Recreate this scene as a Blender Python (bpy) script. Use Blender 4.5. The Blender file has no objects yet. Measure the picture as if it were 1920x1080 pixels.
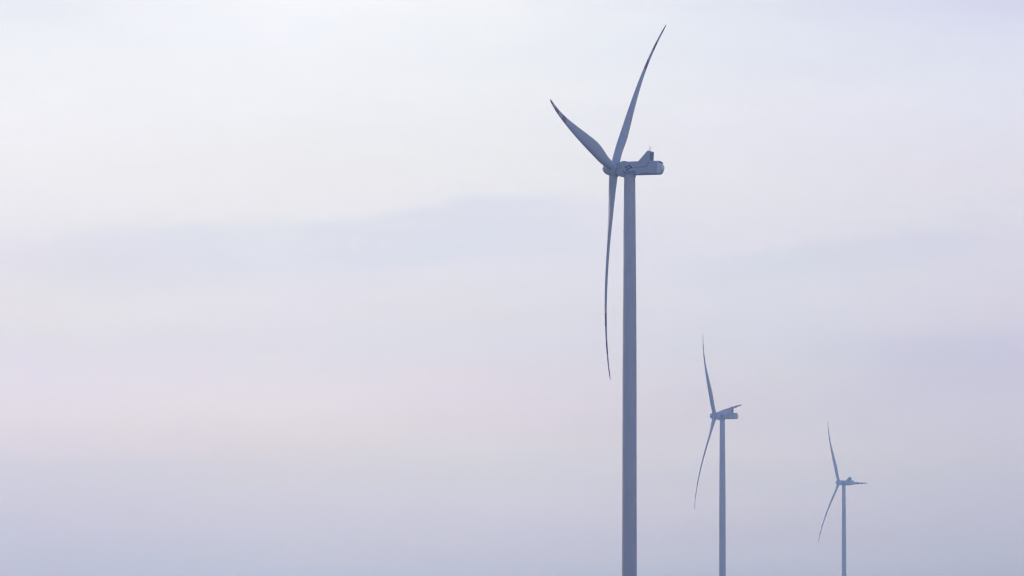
import bpy, math, random
from mathutils import Matrix, Vector
R = math.radians
S = bpy.context.scene
C = S.collection

# ------------------------------------------------------------------ camera
F_PX = 8500.0                                   # focal length in pixels of a 1920 wide frame
cd = bpy.data.cameras.new("camera")
cam = bpy.data.objects.new("camera", cd); C.objects.link(cam)
cd.sensor_width = 36.0; cd.lens = F_PX / 1920 * 36.0
cd.clip_start = 1.0; cd.clip_end = 60000.0
pitch, roll = R(4.286), R(0.162)
fw = Vector((0, math.cos(pitch), math.sin(pitch)))
up = Vector((0, -math.sin(pitch), math.cos(pitch))); rt = Vector((1, 0, 0))
r2 = rt * math.cos(roll) + up * math.sin(roll)
u2 = up * math.cos(roll) - rt * math.sin(roll)
M3 = Matrix((r2, u2, -fw)).transposed()
cam.matrix_world = Matrix.Translation((0, 0, 2.0)) @ M3.to_4x4()
S.camera = cam
S.render.resolution_x, S.render.resolution_y = 1024, 576
S.view_settings.view_transform = 'Standard'; S.view_settings.look = 'None'
S.view_settings.exposure = 0.0; S.view_settings.gamma = 1.0
S.render.engine = 'CYCLES'
S.cycles.max_bounces = 10; S.cycles.volume_bounces = 6
S.cycles.use_denoising = True; S.cycles.pixel_filter_type = 'BLACKMAN_HARRIS'; S.cycles.filter_width = 1.25
S.cycles.sample_clamp_indirect = 4.0

# ------------------------------------------------------------------ sky
# Cloud radiance over the part of the sky the sun stands in, on a grid of world azimuth and
# elevation; the rest of the dome is the Nishita sky.
SUN_AZ, SUN_EL = R(-32), R(11)                  # azimuth from +Y towards +X
#GRID-BEGIN
GX = [70, 530, 930, 1450, 1870]
GY = [0, 60, 120, 180, 240, 300, 360, 420, 480, 540, 600, 650, 700, 750, 800, 850, 900, 950, 1000, 1040, 1080]
CLOUD = [[(0.8359, 0.8681, 0.9731), (0.8779, 0.916, 1.0117), (0.9011, 0.944, 1.0263), (0.906, 0.9374, 1.0276), (0.9111, 0.9402, 1.0409), (0.9066, 0.9226, 0.9856), (0.8782, 0.9012, 0.9924), (0.8609, 0.8769, 0.9614), (0.784, 0.7932, 0.9369), (0.8164, 0.8318, 0.9068), (0.8146, 0.8239, 0.9211), (0.7693, 0.7841, 0.9203), (0.8048, 0.8001, 1.0216), (0.8169, 0.8079, 0.9877), (0.7825, 0.782, 0.9523), (0.74, 0.7343, 0.953), (0.6355, 0.69, 0.9522), (0.6475, 0.6826, 1.0667), (0.5491, 0.5991, 1.1435), (0.5277, 0.591, 1.043), (0.4787, 0.5411, 1.0662)],
 [(0.9821, 1.0278, 1.0764), (0.917, 0.9673, 1.0908), (0.9202, 0.9536, 1.0336), (0.9128, 0.9628, 1.0461), (0.8846, 0.9289, 1.0132), (0.8825, 0.9082, 0.9534), (0.8672, 0.8981, 0.9809), (0.8455, 0.8704, 0.964), (0.8669, 0.8986, 1.0197), (0.8015, 0.8344, 0.9778), (0.8091, 0.8329, 0.9833), (0.7568, 0.8036, 0.9597), (0.8217, 0.8236, 0.9992), (0.8385, 0.8451, 1.0259), (0.8156, 0.819, 0.9633), (0.7622, 0.7685, 0.9182), (0.689, 0.7589, 1.0048), (0.6915, 0.748, 1.1649), (0.6276, 0.7189, 1.3095), (0.5855, 0.6811, 1.1714), (0.4953, 0.6384, 1.3046)],
 [(0.9144, 0.9584, 1.0363), (0.8926, 0.9501, 1.0262), (0.8634, 0.9178, 1.0053), (0.893, 0.9448, 1.0141), (0.8452, 0.8902, 0.9948), (0.861, 0.9063, 0.9656), (0.8405, 0.8683, 0.9902), (0.8333, 0.8599, 0.9892), (0.7907, 0.829, 0.9836), (0.7749, 0.8115, 0.948), (0.7683, 0.7893, 0.9155), (0.731, 0.8038, 0.9919), (0.7887, 0.7738, 0.93), (0.7773, 0.7863, 1.0037), (0.7741, 0.7532, 0.9292), (0.7287, 0.8145, 1.0275), (0.6886, 0.7549, 1.0196), (0.71, 0.806, 1.2843), (0.615, 0.7043, 1.3233), (0.602, 0.7038, 1.1789), (0.4979, 0.6166, 1.2243)],
 [(0.7624, 0.8168, 0.9496), (0.7889, 0.8492, 0.9847), (0.7829, 0.8389, 0.972), (0.8301, 0.8666, 0.989), (0.8104, 0.8452, 0.9792), (0.8051, 0.8312, 0.9607), (0.801, 0.8331, 0.9526), (0.7691, 0.8047, 0.9407), (0.749, 0.7956, 0.9455), (0.731, 0.7833, 0.9418), (0.7109, 0.7658, 0.9396), (0.6833, 0.7327, 0.9117), (0.6947, 0.7429, 0.9112), (0.674, 0.6928, 0.8714), (0.6624, 0.7016, 0.907), (0.7067, 0.7507, 0.947), (0.6208, 0.6942, 0.9613), (0.654, 0.7312, 1.1418), (0.5427, 0.6311, 1.1173), (0.5622, 0.679, 1.228), (0.4506, 0.5575, 1.0935)],
 [(0.6536, 0.6798, 0.9185), (0.7415, 0.7847, 0.9705), (0.751, 0.8075, 0.9624), (0.7854, 0.8211, 0.9821), (0.7794, 0.8151, 0.9771), (0.7722, 0.7831, 0.9221), (0.7638, 0.7906, 0.9276), (0.7247, 0.7503, 0.9109), (0.7131, 0.7401, 0.9309), (0.7116, 0.7255, 0.8993), (0.69, 0.7079, 0.9042), (0.6457, 0.6698, 0.9031), (0.6414, 0.6652, 0.8816), (0.6535, 0.6889, 0.9429), (0.6287, 0.6669, 0.9182), (0.6169, 0.6603, 0.9062), (0.5756, 0.6451, 0.9357), (0.5808, 0.6487, 1.0921), (0.5132, 0.5961, 1.1154), (0.4937, 0.5977, 1.0946), (0.4321, 0.5236, 1.0082)]]
#GRID-END
TARGET = [[(235.0, 237.0, 246.0), (238.0, 240.0, 247.2), (240.2, 241.8, 247.8), (240.8, 241.2, 247.2), (240.2, 239.8, 245.4), (239.0, 238.0, 243.0), (236.0, 235.0, 240.8), (232.3, 230.9, 238.2), (228.9, 226.9, 235.6), (228.2, 226.2, 232.9), (226.4, 224.0, 232.0), (224.4, 221.5, 232.0), (225.2, 220.8, 233.5), (224.8, 219.4, 230.1), (221.4, 216.0, 226.7), (214.8, 210.6, 222.5), (206.6, 206.2, 221.3), (203.1, 202.9, 220.3), (197.8, 199.2, 217.8), (193.2, 195.8, 215.2), (188.5, 192.5, 212.5)],
 [(246.0, 248.0, 252.5), (243.0, 245.0, 251.9), (241.4, 242.6, 248.4), (239.6, 241.4, 246.6), (237.8, 239.0, 243.6), (236.0, 236.0, 240.0), (234.5, 233.8, 238.5), (233.1, 232.1, 238.0), (231.3, 230.3, 237.7), (227.3, 226.3, 235.7), (224.4, 223.4, 233.4), (222.4, 221.4, 231.4), (224.9, 220.8, 230.3), (225.3, 219.9, 227.6), (222.2, 216.8, 224.5), (216.4, 212.1, 220.4), (209.0, 208.2, 220.3), (206.0, 204.9, 219.3), (200.2, 201.2, 217.2), (194.8, 197.8, 214.8), (189.5, 194.5, 212.5)],
 [(241.0, 243.0, 247.0), (238.6, 241.2, 245.8), (236.6, 239.4, 244.6), (235.4, 237.6, 243.4), (234.2, 235.8, 241.4), (233.0, 234.0, 239.0), (231.5, 231.0, 238.2), (228.8, 228.2, 237.1), (225.4, 225.4, 235.4), (222.1, 222.1, 232.1), (219.8, 219.8, 230.2), (218.3, 218.3, 229.2), (219.9, 215.8, 227.0), (220.4, 214.3, 224.5), (217.7, 212.4, 222.8), (212.7, 211.4, 220.8), (208.0, 207.8, 219.3), (205.0, 204.1, 218.3), (199.2, 199.8, 215.8), (193.8, 196.2, 213.2), (188.5, 192.5, 210.5)],
 [(225.0, 229.0, 241.0), (225.6, 229.6, 241.0), (226.6, 230.0, 240.8), (228.4, 230.0, 240.2), (228.2, 228.8, 238.8), (227.0, 227.0, 237.0), (225.5, 225.5, 234.8), (222.8, 223.2, 233.1), (219.4, 220.6, 231.7), (216.1, 217.9, 229.7), (213.4, 215.0, 227.0), (211.4, 212.5, 224.5), (209.8, 209.6, 221.6), (208.3, 206.6, 218.6), (206.8, 205.2, 217.2), (205.3, 204.2, 215.7), (200.6, 200.8, 213.9), (197.1, 197.1, 212.4), (191.8, 193.5, 210.5), (187.2, 190.5, 208.5), (182.5, 187.5, 206.5)],
 [(215.0, 217.0, 238.0), (218.6, 221.8, 239.2), (221.8, 225.2, 239.8), (224.2, 225.8, 239.2), (223.8, 224.0, 236.6), (222.0, 221.0, 233.0), (219.8, 219.5, 231.5), (217.7, 217.2, 230.1), (215.7, 214.6, 228.6), (213.7, 211.9, 225.9), (209.8, 208.2, 223.8), (205.8, 204.7, 222.3), (204.2, 203.2, 220.4), (203.2, 202.2, 218.4), (200.6, 200.0, 216.0), (197.6, 197.5, 213.0), (193.0, 194.2, 210.5), (190.0, 190.9, 208.5), (185.2, 187.8, 206.5), (180.8, 185.2, 204.5), (176.5, 182.5, 202.5)]]
def lin(v):
    v /= 255.0
    return v / 12.92 if v <= 0.04045 else ((v + 0.055) / 1.055) ** 2.4
if CLOUD is None:
    CLOUD = [[tuple(lin(c) for c in p) for p in col] for col in TARGET]

class G:
    """small helper to write node graphs"""
    def __init__(s, nt): s.nt = nt; s.N = nt.nodes; s.L = nt.links
    def node(s, kind, **kw):
        n = s.N.new(kind)
        for k, v in kw.items(): setattr(n, k, v)
        return n
    def put(s, sock, v):
        if isinstance(v, bpy.types.NodeSocket): s.L.new(v, sock)
        else: sock.default_value = v
    def m(s, op, a, b=None, c=None, clamp=False):
        n = s.node('ShaderNodeMath', operation=op, use_clamp=clamp)
        s.put(n.inputs[0], a)
        if b is not None: s.put(n.inputs[1], b)
        if c is not None: s.put(n.inputs[2], c)
        return n.outputs[0]
    def rng(s, v, a, b, lo=0.0, hi=1.0, smooth=True):
        n = s.node('ShaderNodeMapRange', interpolation_type='SMOOTHSTEP' if smooth else 'LINEAR')
        for k, x in zip(range(5), (v, a, b, lo, hi)): s.put(n.inputs[k], x)
        return n.outputs[0]
    def mix(s, f, a, b, mode='MIX'):
        n = s.node('ShaderNodeMix', data_type='RGBA', blend_type=mode)
        s.put(n.inputs[0], f); s.put(n.inputs[6], a); s.put(n.inputs[7], b)
        return n.outputs[2]
    def noise(s, vec, scale, detail=3.0, rough=0.5):
        n = s.node('ShaderNodeTexNoise'); s.put(n.inputs['Vector'], vec)
        n.inputs['Scale'].default_value = scale; n.inputs['Detail'].default_value = detail
        n.inputs['Roughness'].default_value = rough
        return n.outputs[0]
    def xyz(s, x, y, z=0.0):
        n = s.node('ShaderNodeCombineXYZ')
        for k, v in enumerate((x, y, z)): s.put(n.inputs[k], v)
        return n.outputs[0]

world = bpy.data.worlds.new("World"); S.world = world; world.use_nodes = True
g = G(world.node_tree); g.N.clear()
tc = g.node('ShaderNodeTexCoord')
sp = g.node('ShaderNodeSeparateXYZ'); g.L.new(tc.outputs['Generated'], sp.inputs[0])
dx, dy, dz = sp.outputs
az = g.m('ARCTAN2', dx, dy)
el = g.m('ARCSINE', dz)
# slow warp so that cloud layers are never ruler-straight (noise in angle space, layers stretched sideways)
sv = g.xyz(g.m('MULTIPLY', az, 6.0), g.m('MULTIPLY', el, 40.0), 0.3)
n1 = g.m('SUBTRACT', g.noise(sv, 3.0, 4.0, 0.55), 0.5)
sv2 = g.xyz(g.m('MULTIPLY', az, 14.0), g.m('MULTIPLY', el, 55.0), 4.3)
n2 = g.m('SUBTRACT', g.noise(sv2, 5.0, 5.0, 0.6), 0.5)
warp = g.m('ADD', g.m('MULTIPLY', n1, 0.006), g.m('MULTIPLY', n2, 0.0022))
elw = g.m('ADD', el, g.m('MULTIPLY', warp, g.rng(el, 0.012, 0.04)))
def EL(y): return math.atan((540 - y) / F_PX) + pitch
def AZ(x): return math.atan((x - 960) / F_PX)
e_lo, e_hi = EL(1080), EL(0)
fac = g.m('DIVIDE', g.m('SUBTRACT', elw, e_lo), e_hi - e_lo, clamp=True)
cols = []
for col in CLOUD:
    n = g.node('ShaderNodeValToRGB'); g.L.new(fac, n.inputs[0])
    cr = n.color_ramp; cr.interpolation = 'B_SPLINE'
    pts = sorted(((EL(y) - e_lo) / (e_hi - e_lo), c) for y, c in zip(GY, col))
    while len(cr.elements) < len(pts): cr.elements.new(0.5)
    for e, (p, c) in zip(cr.elements, pts): e.position = p
    for e, (p, c) in zip(cr.elements, pts): e.position = p; e.color = (c[0]/2, c[1]/2, c[2]/2, 1)   # halved: ramp colours stop at 1
    cols.append(n.outputs[0])
azw = g.m('ADD', az, g.m('MULTIPLY', n1, 0.012))
cloud = cols[0]
for k in range(1, 5):
    cloud = g.mix(g.rng(azw, AZ(GX[k-1]), AZ(GX[k]), smooth=False), cloud, cols[k])
dbl = g.node('ShaderNodeVectorMath', operation='SCALE'); g.L.new(cloud, dbl.inputs[0]); dbl.inputs['Scale'].default_value = 2.0
cloud = dbl.outputs[0]
cloud = g.mix(g.rng(g.m('ABSOLUTE', az), 0.118, 0.26), cloud, (0.79, 0.82, 0.95, 1))
# thin blue-grey cloud layers: (upper edge as x,y points, thickness, softness of upper edge, end fades, depth)
def layer(pts, thick, soft, x0, x1, fade, amount, tint):
    global cloud
    fc = g.node('ShaderNodeFloatCurve')
    xa, xb = AZ(pts[0][0]), AZ(pts[-1][0]); ya, yb = 0.0, 0.15
    g.put(fc.inputs['Value'], g.m('DIVIDE', g.m('SUBTRACT', az, xa), xb - xa, clamp=True))
    cv = fc.mapping.curves[0]
    P = [((AZ(x) - xa) / (xb - xa), (EL(y) - ya) / (yb - ya)) for x, y in pts]
    while len(cv.points) < len(P): cv.points.new(0.5, 0.5)
    for p, q in zip(sorted(cv.points, key=lambda t: t.location[0]), P): p.location = q
    fc.mapping.update()
    top = g.m('MULTIPLY', fc.outputs[0], yb)
    d = g.m('SUBTRACT', top, g.m('ADD', el, g.m('MULTIPLY', n2, 0.0048)))       # depth below the edge
    up_ = g.rng(d, -soft, soft)
    dn = g.rng(d, thick * 0.45, thick, 1.0, 0.0)
    e0 = g.rng(az, AZ(x0), AZ(x0 + fade)); e1 = g.rng(az, AZ(x1 - fade), AZ(x1), 1.0, 0.0)
    a = g.m('MULTIPLY', g.m('MULTIPLY', up_, dn), g.m('MULTIPLY', e0, e1))
    a = g.m('MULTIPLY', a, g.m('ADD', 0.97, g.m('ADD', g.m('MULTIPLY', n1, 1.5), g.m('MULTIPLY', n2, 0.9))))
    a = g.m('MULTIPLY', a, amount, clamp=True)
    cloud = g.mix(a, cloud, g.mix(1.0, cloud, (*tint, 1), 'MULTIPLY'))
px = 1 / F_PX
layer([(-300,505),(0,462),(150,440),(300,428),(600,414),(700,408),(850,377),(950,366),(1150,378),(1500,405)],
      150*px, 17*px, -120, 1400, 520, 1.0, (0.90, 0.93, 0.968))
layer([(1000,520),(1180,502),(1300,488),(1420,470),(1500,462),(1750,436),(2000,430)],
      75*px, 13*px, 1180, 1950, 260, 1.0, (0.945, 0.96, 0.982))
layer([(1300,660),(1500,650),(1620,636),(1900,622),(2300,610)],
      170*px, 22*px, 1480, 2500, 260, 1.0, (0.95, 0.95, 0.985))
cloud = g.mix(1.0, cloud, g.mix(g.rng(n2, -0.5, 0.5, smooth=False), (0.972, 0.976, 0.983, 1), (1.028, 1.024, 1.017, 1)), 'MULTIPLY')
sv3 = g.xyz(g.m('ADD', g.m('MULTIPLY', az, 22.0), g.m('MULTIPLY', el, 30.0)), g.m('MULTIPLY', el, 150.0), 9.1)
n3 = g.noise(sv3, 4.0, 7.0, 0.62)
cloud = g.mix(1.0, cloud, g.mix(n3, (0.972, 0.974, 0.980, 1), (1.028, 1.026, 1.020, 1)), 'MULTIPLY')
cloud = g.mix(g.rng(el, EL(0) + 0.004, EL(0) + 0.11), cloud, (0.86, 0.90, 1.05, 1))   # even veil above
# the lit bank of cloud fades out away from the sun's side of the sky
front = g.m('MULTIPLY', g.rng(g.m('ABSOLUTE', g.m('ADD', az, R(16))), R(25), R(72), 1.0, 0.0), g.rng(el, R(9), R(36), 1.0, 0.0))
sky = g.node('ShaderNodeTexSky', sky_type='NISHITA', sun_disc=False)
sky.sun_elevation = SUN_EL; sky.sun_rotation = SUN_AZ
sky.air_density = 1.3; sky.dust_density = 0.6; sky.ozone_density = 3.0
WS = 0.1
hsv = g.node('ShaderNodeHueSaturation'); hsv.inputs['Saturation'].default_value = 1.0
g.L.new(sky.outputs[0], hsv.inputs['Color'])
SKYMUL = 1.5
clear = g.mix(1.0, hsv.outputs[0], (SKYMUL*1.15, SKYMUL*0.88, SKYMUL*1.2, 1), 'MULTIPLY')
lit = g.node('ShaderNodeVectorMath', operation='SCALE'); g.L.new(cloud, lit.inputs[0]); lit.inputs['Scale'].default_value = 1 / WS
mixed = g.mix(front, clear, lit.outputs[0])
bg = g.node('ShaderNodeBackground'); g.L.new(mixed, bg.inputs[0]); bg.inputs[1].default_value = WS
wo = g.node('ShaderNodeOutputWorld'); g.L.new(bg.outputs[0], wo.inputs[0])

# ------------------------------------------------------------------ sun (veiled, low, beyond the turbines on the left)
sd = bpy.data.lights.new("sun", 'SUN'); sd.energy = 0.6; sd.angle = R(12); sd.color = (1.0, 0.86, 0.74)
so = bpy.data.objects.new("sun", sd); C.objects.link(so)
sdir = Vector((math.sin(SUN_AZ) * math.cos(SUN_EL), math.cos(SUN_AZ) * math.cos(SUN_EL), math.sin(SUN_EL)))
so.rotation_euler = sdir.to_track_quat('Z', 'Y').to_euler(); so.location = sdir * 500

# ------------------------------------------------------------------ materials
def paint(name, col, rough=0.38, dirt=0.06, streak=True):
    m = bpy.data.materials.new(name); m.use_nodes = True
    h = G(m.node_tree); b = h.N['Principled BSDF']
    t = h.node('ShaderNodeTexCoord')
    mp = h.node('ShaderNodeMapping'); h.L.new(t.outputs['Object'], mp.inputs[0])
    mp.inputs['Scale'].default_value = (1.4, 1.4, 0.12) if streak else (0.8, 0.8, 0.8)
    a = h.noise(mp.outputs[0], 1.0, 6.0, 0.6); c = h.noise(t.outputs['Object'], 0.35, 4.0, 0.5)
    f = h.m('MULTIPLY', h.rng(h.m('ADD', h.m('MULTIPLY', a, 0.7), h.m('MULTIPLY', c, 0.3)), 0.40, 0.68), dirt * 4, clamp=True)
    h.put(b.inputs['Base Color'], h.mix(f, (*col, 1), (col[0]*0.72, col[1]*0.70, col[2]*0.64, 1)))
    h.put(b.inputs['Roughness'], h.rng(c, 0.3, 0.7, rough - 0.05, rough + 0.1))
    return m
M_tower = paint("light grey tower paint", (0.645, 0.65, 0.65), 0.38, 0.09)
M_nac = paint("light grey glassfibre gelcoat", (0.62, 0.635, 0.66), 0.40, 0.05, False)
M_tail = paint("white glossy gelcoat", (0.82, 0.83, 0.85), 0.22, 0.03, False)
M_blade = paint("light grey blade gelcoat", (0.64, 0.65, 0.67), 0.58, 0.04, False)
M_red = paint("red marking paint", (0.48, 0.10, 0.11), 0.58, 0.05, False)
M_navy = paint("navy blue vinyl", (0.008, 0.018, 0.05), 0.4, 0.02, False)
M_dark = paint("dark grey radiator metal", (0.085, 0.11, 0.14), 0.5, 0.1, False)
M_steel = paint("galvanised steel", (0.45, 0.47, 0.50), 0.35, 0.1, False)
M_seal = paint("black rubber seal", (0.05, 0.05, 0.055), 0.7, 0.1, False)
def ground_mat():
    m = bpy.data.materials.new("field of pale dry stubble"); m.use_nodes = True
    h = G(m.node_tree); b = h.N['Principled BSDF']; t = h.node('ShaderNodeTexCoord')
    v = h.node('ShaderNodeTexVoronoi'); h.L.new(t.outputs['Object'], v.inputs[0]); v.inputs['Scale'].default_value = 0.0035
    n = h.noise(t.outputs['Object'], 0.4, 8.0, 0.65)
    s = h.node('ShaderNodeSeparateColor'); h.L.new(v.outputs['Color'], s.inputs[0])
    base = h.mix(h.rng(s.outputs[0], 0.4, 0.6), (0.23, 0.21, 0.15, 1), (0.30, 0.265, 0.20, 1))
    h.put(b.inputs['Base Color'], h.mix(h.rng(n, 0.3, 0.7), base, (0.15, 0.145, 0.10, 1)))
    b.inputs['Roughness'].default_value = 0.95
    bp = h.node('ShaderNodeBump'); bp.inputs['Strength'].default_value = 0.6; bp.inputs['Distance'].default_value = 0.2
    h.L.new(n, bp.inputs['Height']); h.L.new(bp.outputs[0], b.inputs['Normal'])
    return m

# ------------------------------------------------------------------ mesh helpers
class MB:
    def __init__(s): s.v = []; s.f = []; s.mi = []
    def add(s, vs, fs, mi=0):
        o = len(s.v); s.v += [tuple(p) for p in vs]
        for k, f in enumerate(fs): s.f.append([i + o for i in f]); s.mi.append(mi[k] if isinstance(mi, list) else mi)
    def loft(s, rings, cap=True, mis=None):
        n = len(rings[0]); vs = [p for r in rings for p in r]; fs = []; mi = []
        for k in range(len(rings) - 1):
            for j in range(n):
                a, b = k*n + j, k*n + (j+1) % n
                fs.append((a, b, b+n, a+n)); mi.append(mis[k] if mis else 0)
        if cap:
            fs.append(tuple(range(n-1, -1, -1))); mi.append(mis[0] if mis else 0)
            fs.append(tuple((len(rings)-1)*n + j for j in range(n))); mi.append(mis[-1] if mis else 0)
        s.add(vs, fs, mi)
    def box(s, x0, x1, y0, y1, z0, z1):
        vs = [(x, y, z) for x in (x0, x1) for y in (y0, y1) for z in (z0, z1)]
        s.add(vs, [(0,1,3,2),(4,6,7,5),(0,4,5,1),(2,3,7,6),(0,2,6,4),(1,5,7,3)])
    def prism(s, poly, y0, y1):                 # polygon in XZ swept along Y
        n = len(poly)
        vs = [(x, y0, z) for x, z in poly] + [(x, y1, z) for x, z in poly]
        s.add(vs, [tuple(range(n)), tuple(range(2*n-1, n-1, -1))] + [(j, j+n, (j+1) % n + n, (j+1) % n) for j in range(n)])
    def cyl(s, a, b, ra, rb, n=24, cap=True):
        a, b = Vector(a), Vector(b); d = (b - a).normalized()
        u = d.orthogonal().normalized(); w = d.cross(u)
        s.loft([[p + (u*math.cos(t) + w*math.sin(t))*r for t in (2*math.pi*j/n for j in range(n))] for p, r in ((a, ra), (b, rb))], cap)
    def build(s, name, mats, parent=None, angle=32, recalc=True):
        me = bpy.data.meshes.new(name); me.from_pydata(s.v, [], s.f)
        for m in (mats if isinstance(mats, list) else [mats]): me.materials.append(m)
        for p, k in zip(me.polygons, s.mi): p.material_index = k
        if recalc:
            import bmesh
            bm = bmesh.new(); bm.from_mesh(me); bmesh.ops.recalc_face_normals(bm, faces=bm.faces); bm.to_mesh(me); bm.free()
        me.shade_smooth(); me.set_sharp_from_angle(angle=R(angle)); me.update()
        o = bpy.data.objects.new(name, me); C.objects.link(o)
        if parent: o.parent = parent
        return o

# ------------------------------------------------------------------ ground
gm = MB(); NX = 24
xs = [-4900 + 9800*i/NX for i in range(NX+1)]; ys = [-2900 + 10800*i/NX for i in range(NX+1)]
rg = random.Random(3)
gm.add([(x, y, 0.0) for y in ys for x in xs], [(j*(NX+1)+i, j*(NX+1)+i+1, (j+1)*(NX+1)+i+1, (j+1)*(NX+1)+i) for j in range(NX) for i in range(NX)])
ground = gm.build("ground", ground_mat(), recalc=False); ground['kind'] = 'structure'

# ------------------------------------------------------------------ wind turbine, local frame: rotor looks along -X, the side we see is -Y
HUB_Z, OVER, TILT = 116.553, 4.09, R(5.607)

def interp(x, T):
    for (a, *u), (b, *v) in zip(T, T[1:]):
        if x <= b:
            t = (x - a) / (b - a); t = max(0, min(1, t))
            return [p + (q - p)*t for p, q in zip(u, v)]
    return list(T[-1][1:])
def smooth_interp(x, T):                        # average of the table around x: rounds the kinks
    w = 0.9 if x < 53 else 0.15
    s = [interp(x + d*w, T) for d in (-1, -.5, 0, .5, 1)]
    return [sum(c)/5 for c in zip(*s)]

# span, chord, twist in degrees, thickness ratio, roundness (1 = circle), chord fraction in front of the pitch axis
BLADE = [(1.9, 2.10, 20, 1.00, 1.00, .50), (3.2, 2.10, 20, 1.00, 1.00, .50), (5.5, 2.35, 19, .80, .75, .46),
         (8.0, 2.85, 17.5, .58, .40, .40), (11.0, 3.25, 16, .43, .12, .35), (14.0, 3.45, 14, .34, 0, .32), (18.0, 3.30, 12, .28, 0, .31),
         (24.0, 2.85, 9, .235, 0, .30), (30.0, 2.32, 6, .215, 0, .30), (37.0, 1.68, 3, .20, 0, .30), (43.0, 1.27, 1.5, .20, 0, .30),
         (48.0, 1.02, .6, .21, 0, .31), (51.5, .83, .2, .23, 0, .33), (53.6, .62, 0, .24, 0, .38), (54.6, .40, 0, .25, 0, .45), (55.0, .12, 0, .3, 0, .5)]
GS = 1.004
BANDS = [(37.4, 40.9), (44.7, 48.1), (51.9, 55.1)]
def foil(c, tc, rd, ax, n=32):
    """closed section: list of (chordwise, thickness); chordwise + is towards the leading edge"""
    out = []
    for j in range(n):
        t = 2*math.pi*j/n
        cx = 0.5*(1 + math.cos(t))                         # 1 = trailing edge, 0 = leading edge
        sgn = 1 if t < math.pi else -1
        yt = 5*tc*(0.2969*math.sqrt(max(cx, 0)) - 0.126*cx - 0.3516*cx**2 + 0.2843*cx**3 - 0.1015*cx**4)
        camber = 0.035*4*cx*(1-cx)
        ty = sgn*yt*0.5*2*0.5*2 + camber if sgn > 0 else -yt*0.85 + camber
        A = ((ax - cx)*c, ty*c)
        B = (-math.cos(t)*0.5*c, math.sin(t)*0.5*c*min(1, tc))
        out.append((A[0]*(1-rd) + B[0]*rd, A[1]*(1-rd) + B[1]*rd))
    return out
def blade_mesh():
    rs = [1.9, 2.4, 3.0]; r = 3.6
    while r < 51.4: rs.append(r); r += 0.85
    rs += [b for ab in BANDS for b in ab if b < 55] + [51.6, 52.4, 53.0, 53.6, 54.1, 54.5, 54.75, 54.9, 55.0]
    rs = sorted(set(rs)); rings, mis = [], []
    for k, r in enumerate(rs):
        c, tw, tcr, rd, ax = smooth_interp(r, BLADE) if 2.6 < r < 54.9 else interp(r, BLADE)
        q = r/55; bend = (((-1.9075*q - .9239)*q - 1.1850)*q + 4.9422)*q*GS
        tw = R(tw); ring = []
        for ch, th in foil(c, tcr, rd, ax):
            # leading edge along -Y, twisted upwind (-X); suction side faces downwind (+X)
            y = -ch*math.cos(tw) - th*math.sin(tw)
            x = -ch*math.sin(tw) + th*math.cos(tw)
            ring.append((x - bend, y, r))
        rings.append(ring)
        if k < len(rs) - 1:
            mid = (r + rs[k+1])/2
            mis.append(1 if any(a <= mid <= b for a, b in BANDS) else 0)
    mb = MB(); mb.loft(rings, True, mis + [1]); return mb

def rsec(x, hw, z0, z1, ct, cb, n=4):
    """rounded rectangle section at X = x; ct / cb corner radius at top / bottom"""
    out = []
    for cy, cz, r, a0 in ((hw-ct, z1-ct, ct, 0), (-hw+ct, z1-ct, ct, 90), (-hw+cb, z0+cb, cb, 180), (hw-cb, z0+cb, cb, 270)):
        for k in range(n+1):
            a = R(a0 + 90*k/n); out.append((x, cy + r*math.cos(a), cz + r*math.sin(a)))
    return out

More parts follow.
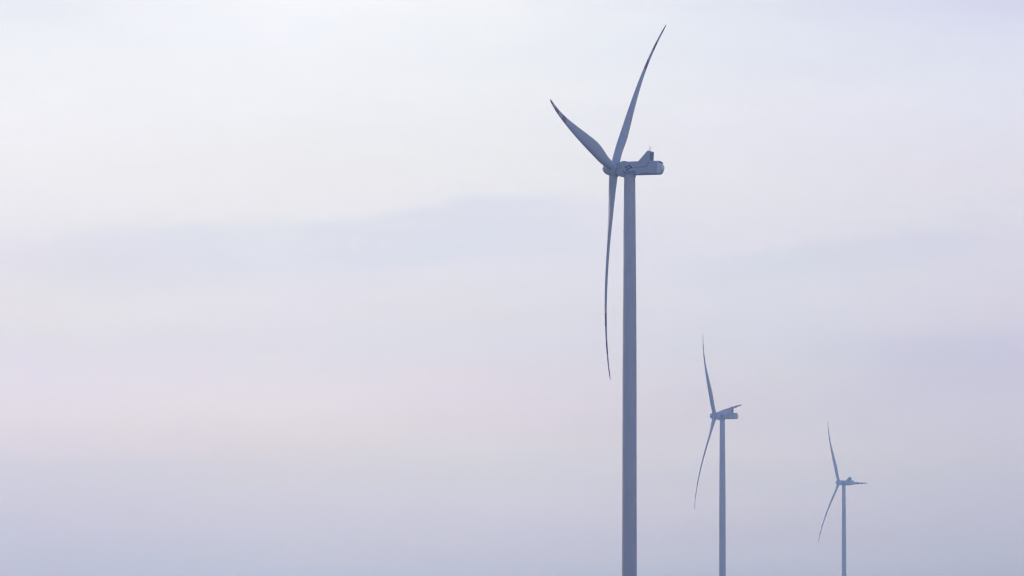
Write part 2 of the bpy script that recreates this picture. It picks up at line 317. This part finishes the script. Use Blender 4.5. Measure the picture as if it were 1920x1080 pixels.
def make_turbine():
    T = bpy.data.objects.new("wind_turbine", None); C.objects.link(T); T.empty_display_size = 5
    # tower
    prof = [(0, 2.02), (15, 1.87), (31, 1.83), (48, 1.80), (64, 1.775), (78, 1.72), (93, 1.605), (104, 1.50), (114.2, 1.40)]
    zs = [i*114.2/40 for i in range(41)]
    n = 64
    tw = MB(); tw.loft([[(interp(z, prof)[0]*math.cos(2*math.pi*j/n), interp(z, prof)[0]*math.sin(2*math.pi*j/n), z) for j in range(n)] for z in zs])
    tower = tw.build("tower", M_tower, T)
    for z in (23, 46, 69, 92):                  # welded section joints: slight proud rings
        r = interp(z, prof)[0]; fl = MB(); fl.loft([[((r+dr)*math.cos(2*math.pi*j/n), (r+dr)*math.sin(2*math.pi*j/n), z+dzz) for j in range(n)] for dr, dzz in ((-.02, -.09), (.012, -.07), (.012, .07), (-.02, .09))])
        fl.build("flange_ring", M_tower, tower)
    yb = MB(); yb.cyl((0, 0, 114.2), (0, 0, 114.86), 1.52, 1.62, 48); yb.build("yaw_bearing", M_nac, T)
    # foundation and door, below the frame
    fd = MB(); fd.cyl((0, 0, -0.6), (0, 0, 0.25), 4.2, 3.2, 48); fd.build("foundation", paint("concrete", (.35, .34, .32), .9, .1, False), T)
    dr = MB(); dr.box(-.45, .45, -2.12, -1.9, 1.5, 3.6); dr.build("door", M_nac, tower)
    # nacelle
    Z0, Z1, HW = 114.85, 118.06, 1.8
    nb = MB()
    nb.loft([rsec(-3.10, 1.50, 115.15, 117.72, .55, .55), rsec(-2.95, 1.66, 114.98, 117.92, .45, .35), rsec(-2.6, HW, Z0, Z1, .22, .14),
             rsec(7.55, HW, Z0, Z1, .22, .14)])
    nac = nb.build("nacelle", M_nac, T, 28)
    nb = MB()                                    # faceted tail cap
    def oct8(x, hw, z0, z1, c, e):
        return [(x, hw, z0+c), (x, hw, z1-c), (x, hw-e, z1), (x, -hw+e, z1), (x, -hw, z1-c), (x, -hw, z0+c), (x, -hw+e, z0), (x, hw-e, z0)]
    nb.loft([oct8(7.56, HW-.004, Z0+.004, Z1-.004, .22, .22), oct8(7.80, HW-.01, Z0+.01, Z1-.01, .45, .40), oct8(8.32, 1.55, Z0+.22, Z1-.50, .75, .60), oct8(8.74, 1.15, Z0+1.0, Z1-1.1, .40, .50)])
    nb.build("tail_cap", M_tail, nac, 12)
    nb = MB()
    nb.loft([rsec(-2.75, 1.35, 114.62, 115.0, .1, .12), rsec(-2.2, 1.45, 114.50, 115.0, .1, .12), rsec(-1.2, 1.45, 114.50, 115.0, .1, .12), rsec(-.9, 1.3, 114.7, 115.0, .1, .1)])
    nb.build("yaw_housing", M_nac, nac, 28)
    # raised side panels that run up into the cooler cheeks, one each side
    for s in (-1, 1):
        p = MB()
        out = [(1.45, 116.58, .06), (4.85, 116.64, .26), (5.62, 118.02, .26), (5.76, 120.62, .20), (5.19, 120.62, .20), (2.84, 118.06, .20), (1.45, 117.72, .012)]
        vs = [(x, s*(HW - .12), z) for x, z, d in out] + [(x, s*(HW + d), z) for x, z, d in out]; k = len(out)
        p.add(vs, [tuple(range(k)), tuple(range(2*k-1, k-1, -1))] + [(j, j+k, (j+1) % k + k, (j+1) % k) for j in range(k)])
        p.build("cooler_cheek", M_nac, nac, 20)
    gp = MB(); wd = .085                         # dark strip added as painted shade under the raised panel's edge
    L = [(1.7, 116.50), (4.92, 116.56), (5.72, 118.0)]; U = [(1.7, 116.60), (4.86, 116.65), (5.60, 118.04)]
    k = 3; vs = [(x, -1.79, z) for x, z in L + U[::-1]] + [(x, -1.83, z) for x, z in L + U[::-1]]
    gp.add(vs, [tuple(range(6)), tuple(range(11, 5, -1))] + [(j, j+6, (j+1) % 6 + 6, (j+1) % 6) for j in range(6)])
    gp.build("panel_shade_strip", M_dark, nac)
    ck = MB()                                   # cooler housing between the cheeks: ridge beam, sill, dividers
    ck.box(5.30, 5.72, -1.66, 1.66, 120.38, 120.60)
    cooler = ck.build("cooler_frame", M_nac, T)
    q = MB(); q.box(5.25, 5.66, -1.66, 1.66, 118.02, 118.218); q.build("sill", M_nac, cooler)
    for y in (-1.1, 0, 1.1):
        q = MB(); q.box(5.36, 5.55, y-.52, y+.52, 118.22, 120.38); rad = q.build("radiator", M_dark, cooler)
        q = MB()
        zz = [(5.552, 118.24)] + [(5.552 + (.055 if k % 2 else .01), 118.26 + k*.105) for k in range(20)] + [(5.552, 120.36)]
        q.prism(zz, y-.50, y+.50); q.build("grille", M_dark, cooler, 5)
    for y in (-.55, .55):
        q = MB(); q.box(5.5, 5.68, y-.045, y+.045, 118.222, 120.378); q.build("mullion", M_steel, cooler)
    # wind sensor masts
    for x, y in ((5.44, -.95), (5.50, .05)):
        q = MB(); q.cyl((x, y, 120.58), (x, y, 121.72), .035, .03, 10)
        q.cyl((x, y, 121.72), (x, y, 121.84), .075, .075, 10); q.cyl((x-.28, y, 121.35), (x+.28, y, 121.35), .018, .018, 8)
        q.build("sensor_mast", M_steel, cooler)
    q = MB(); q.box(-1.75, -.65, -1.3, -.3, 118.02, 118.24); q.build("roof_hatch", M_dark, nac)
    q = MB(); q.box(6.1, 6.9, -.5, .5, 118.0, 118.16); q.build("roof_hatch", M_nac, nac)
    
    for y in (-1.81, 1.81):
        q = MB(); q.box(3.4, 5.5, y-.025, y+.025, 115.02, 115.11); q.build("vent_slot", M_seal, nac)
    q = MB(); q.cyl((7.2, -1.2, 114.72), (7.2, -1.2, 114.9), .16, .2, 16); q.build("drain_cap", M_seal, nac)
    q = MB(); q.prism([(7.72, 117.98), (7.82, 118.13), (8.10, 118.02), (8.42, 117.60), (8.28, 117.50)], -1.15, 1.15); q.build("rear_hatch", M_dark, nac)
    for x in (-2.2, 6.6):                        # panel joints in the shell
        q = MB(); q.box(x-.015, x+.015, -1.804, -1.79, 115.0, 117.8); q.build("panel_joint", M_seal, nac)
    # emblem and lettering on the side we see
    def stroke(mb, a, b, w):
        (x0, z0), (x1, z1) = [((p[0]-1178.4)/7.17 + .22, 116.52 - (p[1]-314.0)/7.54) for p in (a, b)]
        w = w/7.3/2*1.2; dxx, dzz = x1-x0, z1-z0; L = math.hypot(dxx, dzz); nx, nz = -dzz/L*w, dxx/L*w; k = .3*w
        mb.prism([(x0-nx, z0-nz), (x1-nx, z1-nz), (x1+nx+k, z1+nz), (x0+nx+k, z0+nz)], -1.812, -1.795)
    e = MB()
    stroke(e, (1175.9, 311.8), (1181.0, 308.7), 1.7); stroke(e, (1180.9, 311.2), (1184.6, 315.3), 2.3)
    stroke(e, (1173.6, 319.3), (1180.6, 315.5), 2.2); stroke(e, (1172.1, 311.9), (1175.5, 314.9), 2.2)
    e.build("emblem", M_navy, nac)
    tcv = bpy.data.curves.new("lettering", 'FONT'); tcv.body = "TAURON"; tcv.extrude = 0.5; tcv.size = 1.0; tcv.space_character = 1.06; tcv.offset = 0.026
    to = bpy.data.objects.new("lettering_source", tcv); C.objects.link(to)
    bpy.context.view_layer.update()
    me = bpy.data.meshes.new_from_object(to.evaluated_get(bpy.context.evaluated_depsgraph_get()))
    C.objects.unlink(to); bpy.data.objects.remove(to)
    xs_ = [v.co.x for v in me.vertices]; ys_ = [v.co.y for v in me.vertices]
    x0, x1, y0, y1 = min(xs_), max(xs_), min(ys_), max(ys_)
    for v in me.vertices:
        X = -1.50 + (v.co.x - x0)/(x1 - x0)*3.48; Z = 114.98 + (v.co.y - y0)/(y1 - y0)*.70
        v.co = (X, -1.804 - v.co.z*.016, Z)
    me.materials.clear(); me.materials.append(M_navy); me.name = "lettering"
    lo = bpy.data.objects.new("lettering", me); C.objects.link(lo); lo.parent = nac
    # hub (spinner), rotating about its own X
    base = Matrix.Translation((-OVER, 0, HUB_Z)) @ Matrix.Rotation(TILT, 4, 'Y')
    hb = MB(); hp = [(-3.0, .02), (-2.97, .28), (-2.88, .58), (-2.68, .93), (-2.35, 1.28), (-1.9, 1.55), (-1.3, 1.75), (-.6, 1.85), (.2, 1.88), (.75, 1.86), (.88, 1.78)]
    n = 48; collars = []
    hb.loft([[(x, r*math.cos(2*math.pi*j/n), r*math.sin(2*math.pi*j/n)) for j in range(n)] for x, r in hp])
    for k in range(3):
        a = 2*math.pi*k/3; d = Vector((0, -math.sin(a), math.cos(a)))
        off = Vector((-.10, 0, 0)); rc = MB()
        ax = [Vector((1, 0, 0)), d.cross(Vector((1, 0, 0)))]
        rc.loft([[tuple(off + d*q + (ax[0]*math.cos(2*math.pi*j/40) + ax[1]*math.sin(2*math.pi*j/40))*r) for j in range(40)] for q, r in ((1.2, 1.17), (1.92, 1.15), (1.95, 1.20), (2.06, 1.20), (2.10, 1.12))])
        collars.append(rc)
    hub = hb.build("hub", M_nac, T, 35)
    for rc in collars: rc.build("root_collar", M_nac, hub, 35)
    sh = MB(); sh.cyl((.8, 0, 0), (1.35, 0, -.02), 1.45, 1.45, 40); shaft = sh.build("main_shaft", M_seal, T)
    shaft.matrix_local = base
    blades = []
    bl = blade_mesh().build("blade", [M_blade, M_red], T, 40); blades.append(bl)
    for k in (1, 2):
        o = bl.copy(); C.objects.link(o); o.parent = T; blades.append(o)
    return T, hub, blades, base

def place(T, hub, blades, base, X, D, yaw, azi):
    T.location = (X, D, 0); T.rotation_euler = (0, 0, -yaw)
    hub.matrix_local = base @ Matrix.Rotation(azi, 4, 'X')
    for k, b in enumerate(blades): b.matrix_local = base @ Matrix.Rotation(azi + k*2*math.pi/3, 4, 'X')

T, hub, blades, base = make_turbine()
T['category'] = 'wind turbine'; T['group'] = 'wind turbines in a receding row'
spots = [(29.31, 1126.9, R(17.955), R(-41.85), "nearest and tallest wind turbine, grey three-bladed rotor with red-banded tips and lettered nacelle"),
         (113.96, 2450.8, R(18.44), R(39.09), "middle-sized wind turbine with one blade rising behind its nacelle cooler to the right"),
         (261.15, 3564.0, R(29.11), R(31.13), "smallest and farthest wind turbine, its right blade sticking out level behind the nacelle")]
copies = [(T, hub, blades)]
for i in range(2):
    def cp(o, parent):
        c = o.copy(); C.objects.link(c); c.parent = parent
        return c
    r = T.copy(); C.objects.link(r); bs = []; hb_ = None
    for ch in list(T.children):
        c = cp(ch, r)
        if ch is hub or ch.name == hub.name: hb_ = c
        if ch.name.split('.')[0] == 'blade': bs.append((blades.index(ch), c))
        for gch in ch.children: cp(gch, c)
    copies.append((r, hb_, [b for _, b in sorted(bs, key=lambda t: t[0])]))
for (r, h_, bs), (X, D, yaw, azi, label) in zip(copies, spots):
    r['label'] = label; place(r, h_, bs, base, X, D, yaw, azi)

# ------------------------------------------------------------------ haze
hz = MB(); hz.box(-5000, 5000, -3000, 8000, -1.0, 182.0)
m = bpy.data.materials.new("haze"); m.use_nodes = True; h = G(m.node_tree); h.N.clear()
pv = h.node('ShaderNodeVolumePrincipled')
pv.inputs['Color'].default_value = (0.34, 0.60, 1.08, 1); pv.inputs['Absorption Color'].default_value = (1, 1, 1, 1)
pv.inputs['Density'].default_value = 2.1e-4; pv.inputs['Anisotropy'].default_value = 0.75
mo = h.node('ShaderNodeOutputMaterial'); h.L.new(pv.outputs[0], mo.inputs['Volume'])
haze = hz.build("haze", m, angle=10); haze['kind'] = 'stuff'
